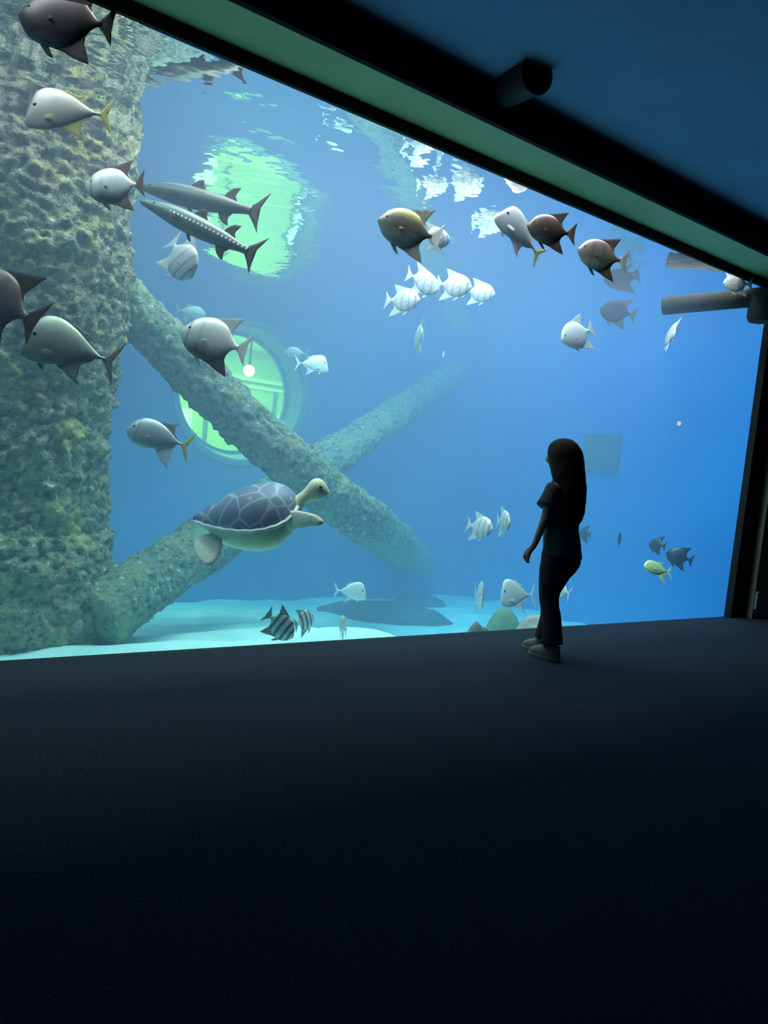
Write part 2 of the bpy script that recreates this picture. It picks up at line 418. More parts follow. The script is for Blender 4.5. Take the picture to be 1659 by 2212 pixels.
# piling: right flank seen at pixel x = 268 near the surface, 212 near the sand
PZ = 5.75
edge = at_depth(252, 640, PZ); PIL_R = 0.66
pil = edge - CR * PIL_R; pil.z = 0
n = 260
path = [Vector((pil.x, pil.y, -0.72 + (WATER_Z + 0.9 + 0.72) * i / (n - 1))) for i in range(n)]
vs, fs = tube_rings(path, [PIL_R + 0.04 * math.sin(i * 0.05) + (0.05 if i < 60 else 0) for i in range(n)], 200, crust(0.085, 1.3))
o = link_mesh('piling', vs, fs, m_coral, smooth=True)
tag(o, 'thick upright piling crusted with grey green and yellowish coral growth', 'piling')
b1 = [at_depth(225, 600, 6.25), at_depth(450, 838, 6.75), at_depth(672, 1035, 7.45), at_depth(800, 1132, 8.4), at_y(915, 1222, 6.32)]
pth = polyline(b1, 170)
vs, fs = tube_rings(pth, [0.205 + 0.05 * i / 169 for i in range(170)], 72, crust(0.048, 5.1, 1.2))
o = link_mesh('diagonal_brace', vs, fs, m_coral2, smooth=True)
tag(o, 'crusted diagonal beam running down from the piling across the round porthole', 'beam', 'crossed diagonal beams')
b2 = [at_depth(195, 1345, 5.7), at_y(985, 806, 6.34)]
pth = along(b2[0], b2[1], 190)
vs, fs = tube_rings(pth, [0.245 - 0.04 * i / 189 for i in range(190)], 72, crust(0.048, 9.4, 1.2))
o = link_mesh('diagonal_brace', vs, fs, m_coral2, smooth=True)
tag(o, 'crusted diagonal beam rising from the sand at the piling foot, behind the turtle', 'beam', 'crossed diagonal beams')

# ------------------------------------------------------------------ fish
def spline(pts, xs):
    """smooth z over x through PTS, given head to tail"""
    p = sorted(pts); out = []
    for x in xs:
        k = 0
        while k < len(p) - 2 and x > p[k + 1][0]: k += 1
        x1, y1 = p[k]; x2, y2 = p[k + 1]
        u = min(max((x - x1) / (x2 - x1), 0), 1)
        m1 = (y2 - p[k - 1][1]) / (x2 - p[k - 1][0]) if k > 0 else (y2 - y1) / (x2 - x1)
        m2 = (p[k + 2][1] - y1) / (p[k + 2][0] - x1) if k < len(p) - 2 else (y2 - y1) / (x2 - x1)
        h = x2 - x1
        out.append((2 * u ** 3 - 3 * u ** 2 + 1) * y1 + (u ** 3 - 2 * u ** 2 + u) * h * m1 + (-2 * u ** 3 + 3 * u ** 2) * y2 + (u ** 3 - u ** 2) * h * m2)
    return out
def loop_round(pts, sub=4):
    """closed outline smoothed with Catmull-Rom; a point given as (x, z, 1) stays sharp"""
    n = len(pts); out = []
    for i in range(n):
        p0, p1, p2, p3 = [Vector((q[0], q[1])) for q in (pts[(i - 1) % n], pts[i], pts[(i + 1) % n], pts[(i + 2) % n])]
        if len(pts[i]) > 2: p0 = p1
        if len(pts[(i + 1) % n]) > 2: p3 = p2
        for s in range(sub):
            u = s / sub
            out.append(0.5 * ((2 * p1) + (p2 - p0) * u + (2 * p0 - 5 * p1 + 4 * p2 - p3) * u * u + (3 * p1 - p0 - 3 * p2 + p3) * u ** 3))
    return out
def bend_fn(bend):
    def f(v):
        x = v[0]; return Vector((x, v[1] + (bend * (0.15 - x) ** 2 if x < 0.15 else 0.0), v[2]))
    return f
def fin_mesh(outline, thick, bend, place=None):
    """thin fin of real thickness, thinner toward its edge, from an outline in the fish's own side plane"""
    ol = loop_round(outline); bm = bmesh.new(); cx = sum(p.x for p in ol) / len(ol); cz = sum(p.y for p in ol) / len(ol)
    rings = []
    for f_, t in ((1.0, 0.12), (0.72, 0.6)):
        for sgn in (1, -1):
            rings.append([bm.verts.new((cx + (p.x - cx) * f_, sgn * thick * t / 2, cz + (p.y - cz) * f_)) for p in ol])
    n = len(ol); A, B, C, D = rings
    for k in range(n):
        k2 = (k + 1) % n
        bm.faces.new((A[k], A[k2], C[k2], C[k])); bm.faces.new((B[k2], B[k], D[k], D[k2])); bm.faces.new((A[k2], A[k], B[k], B[k2]))
    f1 = bm.faces.new(C); f2 = bm.faces.new(list(reversed(D)))
    bmesh.ops.triangulate(bm, faces=[f1, f2])
    for v in bm.verts:
        co = v.co.copy()
        if place: co = place(co)
        v.co = bend(co)
    return bm
def body_mesh(sp, bend, n=34, m=20):
    xs = [sp['x0'] + (sp['x1'] - sp['x0']) * (0.5 - 0.5 * math.cos(math.pi * i / (n - 1))) for i in range(n)]
    tp = spline(sp['top'], xs); bt = spline(sp['bottom'], xs); wd = spline(sp['width'], xs)
    vs, fs = [], []
    for x, t, b, w in zip(xs, tp, bt, wd):
        mid, h = (t + b) / 2, max((t - b) / 2, 0.002)
        for k in range(m):
            a = 2 * math.pi * k / m; c, s = math.cos(a), math.sin(a)
            y = max(w, 0.002) * math.copysign(abs(c) ** sp.get('keel', 1.15), c)
            vs.append(bend((x, y, mid + h * s)))
    for i in range(n - 1):
        for k in range(m):
            a, b = i * m + k, i * m + (k + 1) % m
            fs.append((a, b, b + m, a + m))
    fs.append(tuple(range(m - 1, -1, -1))); fs.append(tuple((n - 1) * m + k for k in range(m)))
    return vs, fs, xs, wd

SPADE = dict(x0=-0.345, x1=0.5, keel=1.2,
    top=[(-0.345, 0.04), (-0.29, 0.05), (-0.22, 0.13), (-0.1, 0.27), (0.05, 0.33), (0.22, 0.305), (0.37, 0.21), (0.46, 0.08), (0.5, 0.01)],
    bottom=[(-0.345, -0.04), (-0.29, -0.05), (-0.22, -0.12), (-0.1, -0.26), (0.05, -0.325), (0.22, -0.31), (0.37, -0.23), (0.46, -0.11), (0.5, -0.035)],
    width=[(-0.345, 0.012), (-0.25, 0.025), (-0.1, 0.06), (0.1, 0.085), (0.28, 0.085), (0.42, 0.055), (0.5, 0.012)],
    fins=dict(
        dorsal_fin=[(0.16, 0.31), (0.02, 0.36), (-0.13, 0.41), (-0.30, 0.46, 1), (-0.24, 0.32), (-0.20, 0.20), (-0.235, 0.10), (-0.1, 0.24)],
        anal_fin=[(0.12, -0.31), (-0.02, -0.36), (-0.14, -0.42), (-0.31, -0.48, 1), (-0.25, -0.32), (-0.20, -0.20), (-0.235, -0.10), (-0.1, -0.24)],
        tail_fin=[(-0.32, 0.035), (-0.38, 0.10), (-0.45, 0.20), (-0.50, 0.26, 1), (-0.475, 0.12), (-0.455, 0.0), (-0.475, -0.12), (-0.50, -0.26, 1), (-0.45, -0.20), (-0.38, -0.10), (-0.32, -0.035)],
        pelvic_fin=[(0.24, -0.28), (0.16, -0.29), (0.06, -0.45, 1), (0.14, -0.41)]),
    pect=(0.20, -0.06, 0.10), eye=(0.385, 0.055, 0.020))
LOOK = dict(x0=-0.345, x1=0.47, keel=1.25,
    top=[(-0.345, 0.018), (-0.29, 0.02), (-0.18, 0.09), (0.0, 0.21), (0.17, 0.275), (0.30, 0.27), (0.385, 0.20), (0.43, 0.05), (0.46, -0.10), (0.47, -0.155)],
    bottom=[(-0.345, -0.018), (-0.29, -0.02), (-0.18, -0.075), (0.0, -0.18), (0.17, -0.245), (0.32, -0.255), (0.42, -0.235), (0.46, -0.20), (0.47, -0.175)],
    width=[(-0.345, 0.01), (-0.2, 0.025), (0.0, 0.045), (0.2, 0.055), (0.36, 0.045), (0.44, 0.03), (0.47, 0.008)],
    fins=dict(
        dorsal_fin=[(0.10, 0.245), (0.04, 0.265), (-0.06, 0.215), (-0.14, 0.20, 1), (-0.10, 0.165), (-0.20, 0.085), (-0.26, 0.035), (-0.12, 0.12)],
        anal_fin=[(0.08, -0.20), (0.0, -0.245), (-0.09, -0.30), (-0.20, -0.35, 1), (-0.12, -0.26), (-0.06, -0.185), (-0.19, -0.085), (-0.26, -0.033), (-0.12, -0.10)],
        tail_fin=[(-0.33, 0.016), (-0.37, 0.06), (-0.43, 0.16), (-0.49, 0.25, 1), (-0.455, 0.10), (-0.40, 0.0), (-0.455, -0.10), (-0.49, -0.25, 1), (-0.43, -0.16), (-0.37, -0.06), (-0.33, -0.016)],
        pelvic_fin=[(0.26, -0.24), (0.21, -0.24), (0.17, -0.30, 1), (0.22, -0.29)]),
    pect=(0.24, -0.12, 0.13), eye=(0.36, 0.03, 0.024))
PERMIT = dict(x0=-0.345, x1=0.5, keel=1.1,
    top=[(-0.345, 0.02), (-0.29, 0.025), (-0.18, 0.10), (0.0, 0.20), (0.18, 0.235), (0.33, 0.20), (0.44, 0.10), (0.485, 0.02), (0.5, -0.03)],
    bottom=[(-0.345, -0.02), (-0.29, -0.025), (-0.18, -0.10), (0.0, -0.20), (0.18, -0.235), (0.33, -0.215), (0.44, -0.15), (0.485, -0.10), (0.5, -0.06)],
    width=[(-0.345, 0.012), (-0.2, 0.03), (0.0, 0.06), (0.2, 0.075), (0.36, 0.065), (0.46, 0.035), (0.5, 0.01)],
    fins=dict(
        dorsal_fin=[(0.06, 0.22), (-0.02, 0.25), (-0.12, 0.26), (-0.22, 0.30, 1), (-0.13, 0.20), (-0.25, 0.07), (-0.28, 0.04), (-0.12, 0.13)],
        anal_fin=[(0.0, -0.19), (-0.05, -0.27), (-0.14, -0.36), (-0.27, -0.44, 1), (-0.16, -0.29), (-0.12, -0.20), (-0.25, -0.07), (-0.28, -0.04), (-0.12, -0.13)],
        tail_fin=[(-0.33, 0.018), (-0.37, 0.06), (-0.44, 0.17), (-0.50, 0.27, 1), (-0.465, 0.11), (-0.41, 0.0), (-0.465, -0.11), (-0.50, -0.27, 1), (-0.44, -0.17), (-0.37, -0.06), (-0.33, -0.018)]),
    pect=(0.22, -0.06, 0.11), eye=(0.40, 0.03, 0.020))
CUDA = dict(x0=-0.40, x1=0.5, keel=1.0,
    top=[(-0.40, 0.0325), (-0.33, 0.0375), (-0.2, 0.0625), (0.0, 0.0825), (0.16, 0.0825), (0.28, 0.0688), (0.40, 0.0400), (0.48, 0.0150), (0.5, 0.0025)],
    bottom=[(-0.40, -0.0325), (-0.33, -0.0375), (-0.2, -0.0625), (0.0, -0.0775), (0.16, -0.0750), (0.28, -0.0600), (0.40, -0.0400), (0.48, -0.0275), (0.5, -0.0175)],
    width=[(-0.40, 0.0150), (-0.2, 0.0400), (0.0, 0.0575), (0.2, 0.0550), (0.34, 0.0400), (0.46, 0.0200), (0.5, 0.0075)],
    fins=dict(
        dorsal_fin=[(0.10, 0.0750), (0.06, 0.1438), (0.02, 0.1562, 1), (0.0, 0.1125), (-0.02, 0.0750)],
        rear_dorsal_fin=[(-0.17, 0.0625), (-0.21, 0.1375), (-0.27, 0.1562, 1), (-0.25, 0.0875), (-0.27, 0.0475)],
        anal_fin=[(-0.17, -0.0625), (-0.21, -0.1250), (-0.27, -0.1500, 1), (-0.25, -0.0875), (-0.27, -0.0450)],
        tail_fin=[(-0.39, 0.0300), (-0.43, 0.0750), (-0.50, 0.1625, 1), (-0.465, 0.0500), (-0.45, 0.0000), (-0.465, -0.0500), (-0.50, -0.1625, 1), (-0.43, -0.0750), (-0.39, -0.0300)],
        pelvic_fin=[(0.08, -0.0688), (0.05, -0.0713), (0.01, -0.1250, 1), (0.04, -0.1187)]),
    pect=(0.22, -0.01, 0.08), eye=(0.385, 0.014, 0.011))

def fish_mat(name, back, side, belly, bands=None, zb=0.0, zs=0.12, rough=0.38, metal=0.15, dots=False, tail=None):
    """skin whose colour changes from back to belly, with optional upright bands (list of x, half width, strength)"""
    g = NT(name); b = g.n('ShaderNodeBsdfPrincipled'); b.inputs['Roughness'].default_value = rough; b.inputs['Metallic'].default_value = metal; b.inputs['Specular IOR Level'].default_value = 0.5
    tc = g.n('ShaderNodeTexCoord'); sx = g.n('ShaderNodeSeparateXYZ'); g.l(tc.outputs['Object'], sx.inputs[0])
    nz = g.n('ShaderNodeTexNoise'); nz.inputs['Scale'].default_value = 9.0; nz.inputs['Detail'].default_value = 3.0; g.l(tc.outputs['Object'], nz.inputs['Vector'])
    ad = g.n('ShaderNodeMath', operation='MULTIPLY_ADD'); ad.inputs[1].default_value = 0.12; g.l(nz.outputs[0], ad.inputs[0]); g.l(sx.outputs['Z'], ad.inputs[2])
    mr = g.n('ShaderNodeMapRange'); mr.inputs['From Min'].default_value = -0.38 + zb + 0.06; mr.inputs['From Max'].default_value = 0.38 + zb + 0.06
    g.l(ad.outputs[0], mr.inputs['Value'])
    r = g.n('ShaderNodeValToRGB'); els = r.color_ramp.elements; els.new(0.5); els.new(0.5)
    for e, (p, c) in zip(els, ((0.20, belly), (0.42, side), (0.62, side), (0.85, back))): e.position = p; e.color = c4(c)
    g.l(mr.outputs[0], r.inputs['Fac']); last = r.outputs['Color']
    for x, hw, k in bands or ():
        d = g.n('ShaderNodeMath', operation='SUBTRACT'); d.inputs[1].default_value = x; g.l(sx.outputs['X'], d.inputs[0])
        a = g.n('ShaderNodeMath', operation='ABSOLUTE'); g.l(d.outputs[0], a.inputs[0])
        m2 = g.n('ShaderNodeMapRange'); m2.inputs['From Min'].default_value = hw * 0.5; m2.inputs['From Max'].default_value = hw * 1.3; m2.inputs['To Min'].default_value = k; m2.inputs['To Max'].default_value = 0.0
        g.l(a.outputs[0], m2.inputs['Value'])
        mx = g.n('ShaderNodeMixRGB'); mx.inputs['Color2'].default_value = (0.03, 0.035, 0.04, 1); g.l(m2.outputs[0], mx.inputs['Fac']); g.l(last, mx.inputs['Color1']); last = mx.outputs[0]
    if dots:   # row of pale dashes along the flank
        w = g.n('ShaderNodeMath', operation='SINE'); k = g.n('ShaderNodeMath', operation='MULTIPLY'); k.inputs[1].default_value = 190.0; g.l(sx.outputs['X'], k.inputs[0]); g.l(k.outputs[0], w.inputs[0])
        z = g.n('ShaderNodeMath', operation='ABSOLUTE'); zz = g.n('ShaderNodeMath', operation='SUBTRACT'); zz.inputs[1].default_value = 0.006; g.l(sx.outputs['Z'], zz.inputs[0]); g.l(zz.outputs[0], z.inputs[0])
        c1 = g.n('ShaderNodeMath', operation='GREATER_THAN'); c1.inputs[1].default_value = 0.0; g.l(w.outputs[0], c1.inputs[0])
        c2 = g.n('ShaderNodeMath', operation='LESS_THAN'); c2.inputs[1].default_value = 0.0075; g.l(z.outputs[0], c2.inputs[0])
        cx = g.n('ShaderNodeMath', operation='LESS_THAN'); cx.inputs[1].default_value = 0.24; g.l(sx.outputs['X'], cx.inputs[0])
        mu = g.n('ShaderNodeMath', operation='MULTIPLY'); g.l(c1.outputs[0], mu.inputs[0]); g.l(c2.outputs[0], mu.inputs[1])
        mu2 = g.n('ShaderNodeMath', operation='MULTIPLY'); g.l(mu.outputs[0], mu2.inputs[0]); g.l(cx.outputs[0], mu2.inputs[1])
        mx = g.n('ShaderNodeMixRGB'); mx.inputs['Color2'].default_value = (0.95, 1, 0.95, 1); g.l(mu2.outputs[0], mx.inputs['Fac']); g.l(last, mx.inputs['Color1']); last = mx.outputs[0]
    g.l(last, b.inputs['Base Color']); g.l(b.outputs[0], g.out.inputs['Surface'])
    return g.m
BANDS = [(0.385, 0.022, 0.45), (0.22, 0.03, 0.35), (0.02, 0.035, 0.28), (-0.16, 0.03, 0.22)]
m_white = fish_mat('silver_spadefish_skin', (0.80, 0.82, 0.80), (0.74, 0.78, 0.78), (0.70, 0.74, 0.74), BANDS)
m_plain = fish_mat('plain_silver_skin', (0.78, 0.80, 0.78), (0.74, 0.79, 0.78), (0.80, 0.84, 0.82))
m_toplit = fish_mat('toplit_spadefish_skin', (0.92, 0.94, 0.88), (0.86, 0.88, 0.80), (0.16, 0.16, 0.16), [(0.385, 0.022, 0.35), (0.22, 0.03, 0.15)], zb=-0.02)  # pale back and dark belly paint top light and shade into the skin
m_brown = fish_mat('brown_skin', (0.10, 0.06, 0.045), (0.055, 0.045, 0.045), (0.30, 0.36, 0.34), None, zb=-0.13)  # brown pigment, with some of the shade painted in
m_deepbrown = fish_mat('deep_brown_skin', (0.035, 0.018, 0.016), (0.03, 0.018, 0.018), (0.03, 0.02, 0.02), None, rough=0.95, metal=0.0)
m_greybrown = fish_mat('grey_brown_skin', (0.22, 0.15, 0.12), (0.17, 0.16, 0.15), (0.45, 0.55, 0.50), [(0.22, 0.035, 0.3), (0.0, 0.04, 0.3)], zb=-0.06)  # grey brown pigment, partly darkened to carry shade
m_yellowback = fish_mat('yellow_backed_skin', (0.62, 0.58, 0.14), (0.15, 0.15, 0.13), (0.42, 0.54, 0.50), None, zb=0.0)
m_look = fish_mat('lookdown_skin', (0.90, 0.86, 0.74), (0.66, 0.64, 0.54), (0.70, 0.68, 0.56), None)
m_lookgrey = fish_mat('grey_lookdown_skin', (0.74, 0.80, 0.62), (0.38, 0.45, 0.40), (0.52, 0.60, 0.52), None)
m_permit = fish_mat('permit_skin', (0.80, 0.88, 0.84), (0.42, 0.50, 0.52), (0.46, 0.58, 0.60), [(0.34, 0.02, 0.3)])
m_cuda = fish_mat('barracuda_skin', (0.10, 0.15, 0.14), (0.12, 0.18, 0.16), (0.50, 0.66, 0.58), None, zb=0.0, dots=True)
m_cuda_d = fish_mat('dark_barracuda_skin', (0.08, 0.11, 0.10), (0.075, 0.10, 0.09), (0.13, 0.18, 0.16), None)
m_stripe = fish_mat('black_banded_skin', (0.55, 0.66, 0.64), (0.52, 0.64, 0.62), (0.56, 0.68, 0.66), [(0.40, 0.025, 0.85), (0.25, 0.04, 0.85), (0.05, 0.045, 0.85), (-0.14, 0.04, 0.85)])
m_greenfish = fish_mat('yellow_green_skin', (0.86, 0.95, 0.38), (0.84, 0.98, 0.45), (0.84, 0.98, 0.50), None)
m_dim = fish_mat('slate_skin', (0.05, 0.08, 0.10), (0.04, 0.07, 0.10), (0.06, 0.09, 0.12), None)
m_eye = mat('fish_eye', (0.01, 0.01, 0.012), rough=0.15, spec=0.6)
f_white = mat('pale_fin', (0.70, 0.74, 0.74), rough=0.5, var=(0.60, 0.66, 0.68), scale=12)
f_dark = mat('dark_fin', (0.035, 0.03, 0.03), rough=0.6, var=(0.06, 0.05, 0.045), scale=12)
f_yellow = mat('yellow_fin', (0.66, 0.60, 0.16), rough=0.5, var=(0.74, 0.68, 0.28), scale=12)
f_grey = mat('grey_fin', (0.24, 0.28, 0.26), rough=0.55, var=(0.34, 0.38, 0.34), scale=12)
f_brown = mat('brown_fin', (0.16, 0.11, 0.08), rough=0.6, var=(0.22, 0.16, 0.11), scale=12)
f_green = mat('green_fin', (0.60, 0.80, 0.45), rough=0.5, var=(0.66, 0.84, 0.5), scale=12)

def fish(name, label, px, py, w, size, psi, elev, sp, skin, fins, tail=None, pect=None, bend=0.0, bank=0.0, group=None, eyes=True, z=None, dorsal=None, anal=None, tall=1.0):
    """fish whose middle shows at pixel (PX, PY), W metres of water behind the glass; SIZE = side-on length in pixels there;
    PSI heading in degrees (0 = picture right, 90 = away, 180 = picture left), ELEV nose up"""
    depth = z if z is not None else glass_depth(px, py) + w
    L = size * depth / F_PX
    loc = at_depth(px, py, depth)
    fh = Vector((FWD.x, FWD.y, 0)).normalized(); p, e = math.radians(psi), math.radians(elev)
    d = (_rt * math.cos(p) + fh * math.sin(p)) * math.cos(e) + Vector((0, 0, 1)) * math.sin(e)
    x = d.normalized(); y = Vector((0, 0, 1)).cross(x).normalized(); zz = x.cross(y)
    bank = bank or (0.0 if abs(math.cos(p)) < 0.45 else 14.0 if math.cos(p) < 0 else -14.0)
    R = Matrix.Rotation(math.radians(bank), 3, x); y = R @ y; zz = R @ zz
    mw = Matrix(((x.x, y.x, zz.x, loc.x), (x.y, y.y, zz.y, loc.y), (x.z, y.z, zz.z, loc.z), (0, 0, 0, 1))) @ Matrix.Diagonal((L, L, L * tall, 1))
    root = thing(name, label, 'fish', mw, group)
    bf = bend_fn(bend)
    vs, fs, xs, wd = body_mesh(sp, bf)
    link_mesh('body', vs, fs, skin, root, smooth=True)
    for fn, ol in sp['fins'].items():
        mm = {'tail_fin': tail, 'dorsal_fin': dorsal, 'anal_fin': anal, 'pelvic_fin': pect}.get(fn) or fins
        link_bm(fn, fin_mesh(ol, 0.016 if fn != 'tail_fin' else 0.02, bf), mm, root)
    cx, cz, ln = sp['pect']; wp = spline(sp['width'], [cx])[0]
    for s in (1, -1):
        ol = [(0.02, 0.012), (0.0, 0.022), (-0.5 * ln, 0.32 * ln), (-ln, 0.30 * ln, 1), (-0.8 * ln, 0.0), (-0.4 * ln, -0.14 * ln), (0.0, -0.022)]
        def place(v, s=s):
            a = math.radians(20) * s
            return Vector((cx + v.x * math.cos(a) - v.y * math.sin(a) * 0, s * wp * 0.80 - v.x * math.sin(a) * 1.0 + v.y, cz + v.z - 0.3 * abs(v.x)))
        link_bm('pectoral_fin', fin_mesh(ol, 0.010, bf, place), pect or fins, root)
    if eyes:
        ex, ez, er = sp['eye']; we = spline(sp['width'], [ex])[0]
        for s in (1, -1):
            bm = bmesh.new(); bmesh.ops.create_uvsphere(bm, u_segments=12, v_segments=8, radius=er)
            bmesh.ops.scale(bm, vec=(1, 0.5, 1), verts=bm.verts); bmesh.ops.translate(bm, vec=bf((ex, s * we * 0.88, ez)), verts=bm.verts)
            link_bm('eye', bm, m_eye, root, smooth=True)
    return root

G1 = 'spadefish swimming in the tank'; G2 = 'lookdowns swimming in the tank'
fish('spadefish', 'large dark brown spadefish at the top beside the piling, cut by the frame', 148, 46, 0.13, 212, 182, 2, SPADE, m_brown, f_dark, bend=0.15, group=G1)
fish('lookdown', 'silvery lookdown with a yellow forked tail in front of the piling top', 148, 240, 0.45, 190, 184, -4, LOOK, m_look, f_yellow, tail=f_yellow, pect=f_yellow, bend=-0.1, group=G2)
fish('spadefish', 'spadefish with a back coloured as top lit and dark fins against the piling edge', 250, 402, 0.6, 128, 186, -8, SPADE, m_toplit, f_brown, tail=f_brown, bend=0.2, group=G1)
fish('spadefish', 'brown spadefish cut off by the picture edge over the piling', -8, 652, 0.42, 215, 182, 22, SPADE, m_greybrown, f_dark, tail=f_dark, bend=0.1, group=G1)
fish('lookdown', 'large grey lookdown low over the piling with a thin forked tail', 152, 752, 0.40, 212, 184, 10, LOOK, m_lookgrey, f_grey, tail=f_grey, bend=-0.15, group=G2)
fish('spadefish', 'white banded spadefish turned nose down under the two barracudas', 390, 556, 1.0, 118, -28, -48, SPADE, m_white, f_white, bank=-10, bend=0.2, group=G1)
fish('spadefish', 'white spadefish with a belly coloured as shaded in front of the porthole rim', 465, 737, 0.55, 150, 186, 12, SPADE, m_toplit, f_white, anal=f_dark, bend=0.2, group=G1)
fish('permit', 'faint blue fish far off above the porthole', 412, 674, 4.6, 66, 12, -2, PERMIT, m_permit, f_grey, eyes=False)
fish('lookdown', 'pale blue lookdown at the porthole rim facing away from the piling', 674, 786, 3.2, 76, 8, 4, LOOK, m_plain, f_white, group=G2)
fish('permit', 'dim bluish fish just behind the pale lookdown at the porthole rim', 640, 762, 4.6, 56, 165, 0, PERMIT, m_permit, f_grey, eyes=False)
fish('permit', 'grey permit with long trailing fins beside the lit porthole', 345, 944, 0.8, 140, 188, 12, PERMIT, m_permit, f_grey, tail=f_yellow, anal=f_white, bend=-0.15)
fish('barracuda', 'dark barracuda, upper of the two in front of the green reflection', 432, 432, 1.15, 300, 172, 9, CUDA, m_cuda_d, f_dark, bend=0.06)
fish('barracuda', 'silver barracuda with a row of pale dots, lower of the two', 432, 494, 0.75, 290, 176, 20, CUDA, m_cuda, f_dark, bend=0.05)
fish('spadefish', 'big spadefish with a yellow back below the window top', 884, 498, 0.22, 142, 190, 12, SPADE, m_yellowback, f_grey, tail=f_white, pect=f_grey, bend=0.3, group=G1)
fish('spadefish', 'pale spadefish partly hidden behind the yellow backed one', 940, 512, 0.7, 72, 20, 5, SPADE, m_white, f_white, group=G1)
fish('lookdown', 'silver lookdown swimming nose up with a yellow tail beside the brown spadefish', 1125, 505, 0.34, 142, 196, 38, LOOK, m_plain, f_white, tail=f_yellow, pect=f_white, group=G2)
fish('spadefish', 'dark brown spadefish with trailing fins close under the window top', 1190, 498, 0.15, 108, 186, 6, SPADE, m_brown, f_dark, tail=f_brown, bend=0.2, group=G1)
fish('spadefish', 'grey brown spadefish with a pale belly and white tail, nearest the window corner', 1300, 554, 0.16, 112, 186, 10, SPADE, m_greybrown, f_dark, tail=f_white, bend=0.25, group=G1)
fish('spadefish', 'white spadefish at the tail end of the row of four', 869, 648, 1.6, 82, -22, 2, SPADE, m_white, f_white, group=G1, z=6.7)
fish('spadefish', 'bluish white spadefish, highest in the row of four', 914, 608, 1.9, 84, 20, -14, SPADE, m_white, f_white, group=G1, z=7.0)
fish('spadefish', 'white spadefish, third in the row of four', 980, 616, 1.6, 82, -18, -4, SPADE, m_white, f_white, group=G1, z=6.92)
fish('spadefish', 'white spadefish leading the row of four', 1035, 631, 1.9, 70, -16, -4, SPADE, m_white, f_white, group=G1, z=7.6)
fish('spadefish', 'narrow white spadefish seen end on below the row of four', 907, 727, 2.2, 84, 100, -8, SPADE, m_white, f_white, group=G1)
fish('spadefish', 'bluish white spadefish nose down above the person', 1248, 722, 0.9, 92, 205, -24, SPADE, m_plain, f_white, group=G1)
fish('spadefish', 'thin tilted spadefish seen end on near the far window edge', 1452, 722, 0.6, 84, 80, 10, SPADE, m_white, f_white, bank=16, group=G1)
fish('spadefish', 'dim hazy spadefish deep in the water between the nose down one and pipe', 1335, 674, 2.2, 78, 160, 10, SPADE, m_deepbrown, f_dark, group=G1)
fish('spadefish', 'pale spadefish half hidden by the window top at the far corner', 1594, 612, 0.10, 62, 175, 0, SPADE, m_plain, f_white, group=G1)
fish('spadefish', 'white spadefish beside the person, with its tail fin spread', 1036, 1138, 0.8, 72, -44, 0, SPADE, m_white, f_white, group=G1)
fish('spadefish', 'white spadefish facing the glass beside the person', 1087, 1127, 0.8, 74, -76, 4, SPADE, m_white, f_white, group=G1)
fish('lookdown', 'slim lookdown seen end on above the sand', 1034, 1287, 0.9, 92, -86, 8, LOOK, m_plain, f_white, tall=1.25, group=G2)
fish('lookdown', 'pale lookdown with a trailing fin by the legs of the person', 1118, 1284, 0.8, 84, 190, 0, LOOK, m_plain, f_white, bank=26, tall=1.4, group=G2)
fish('lookdown', 'pale lookdown partly hidden behind the knee of the person', 1212, 1274, 0.8, 66, 118, 6, LOOK, m_plain, f_white, tall=1.3, group=G2)
fish('lookdown', 'pale green lookdown skimming over the far sand', 757, 1277, 1.6, 74, 6, 2, LOOK, m_plain, f_white, group=G2)
fish('permit', 'tiny faint fish far off below the end on spadefish', 957, 768, 4.2, 34, 80, 20, PERMIT, m_plain, f_grey, eyes=False)
G3 = 'black banded fish near the sand'
fish('sheepshead', 'black banded sheepshead, larger of the pair hovering over the sand', 604, 1350, 0.55, 82, -20, -30, SPADE, m_stripe, f_grey, group=G3)
fish('sheepshead', 'black banded sheepshead half turned away behind the larger banded one', 657, 1341, 0.8, 66, 58, 10, SPADE, m_stripe, f_grey, group=G3)
fish('spadefish', 'small pale spadefish end on over the sand beside the dark rock ledge', 741, 1352, 0.55, 62, 108, 10, SPADE, m_plain, f_white, group=G1)
G4 = 'dim fish low beside the blue wall'
fish('spadefish', 'dim slate fish right behind the back of the person', 1264, 1153, 2.2, 42, 110, 0, SPADE, m_dim, f_dark, group=G4, eyes=False)
fish('spadefish', 'dim slate fish, second from the person along the blue wall', 1338, 1164, 1.8, 44, 70, 0, SPADE, m_dim, f_dark, group=G4, eyes=False)
fish('spadefish', 'dim slate fish straight above the bright yellow green one', 1420, 1177, 1.3, 46, 120, 0, SPADE, m_dim, f_dark, group=G4, eyes=False)
fish('spadefish', 'dim slate fish behind the tail of the yellow green one', 1468, 1203, 1.0, 58, 150, 10, SPADE, m_dim, f_dark, group=G4, eyes=False)
fish('pompano', 'bright yellow green pompano low beside the blue wall', 1421, 1229, 0.5, 70, 192, 12, PERMIT, m_greenfish, f_green, bank=32)

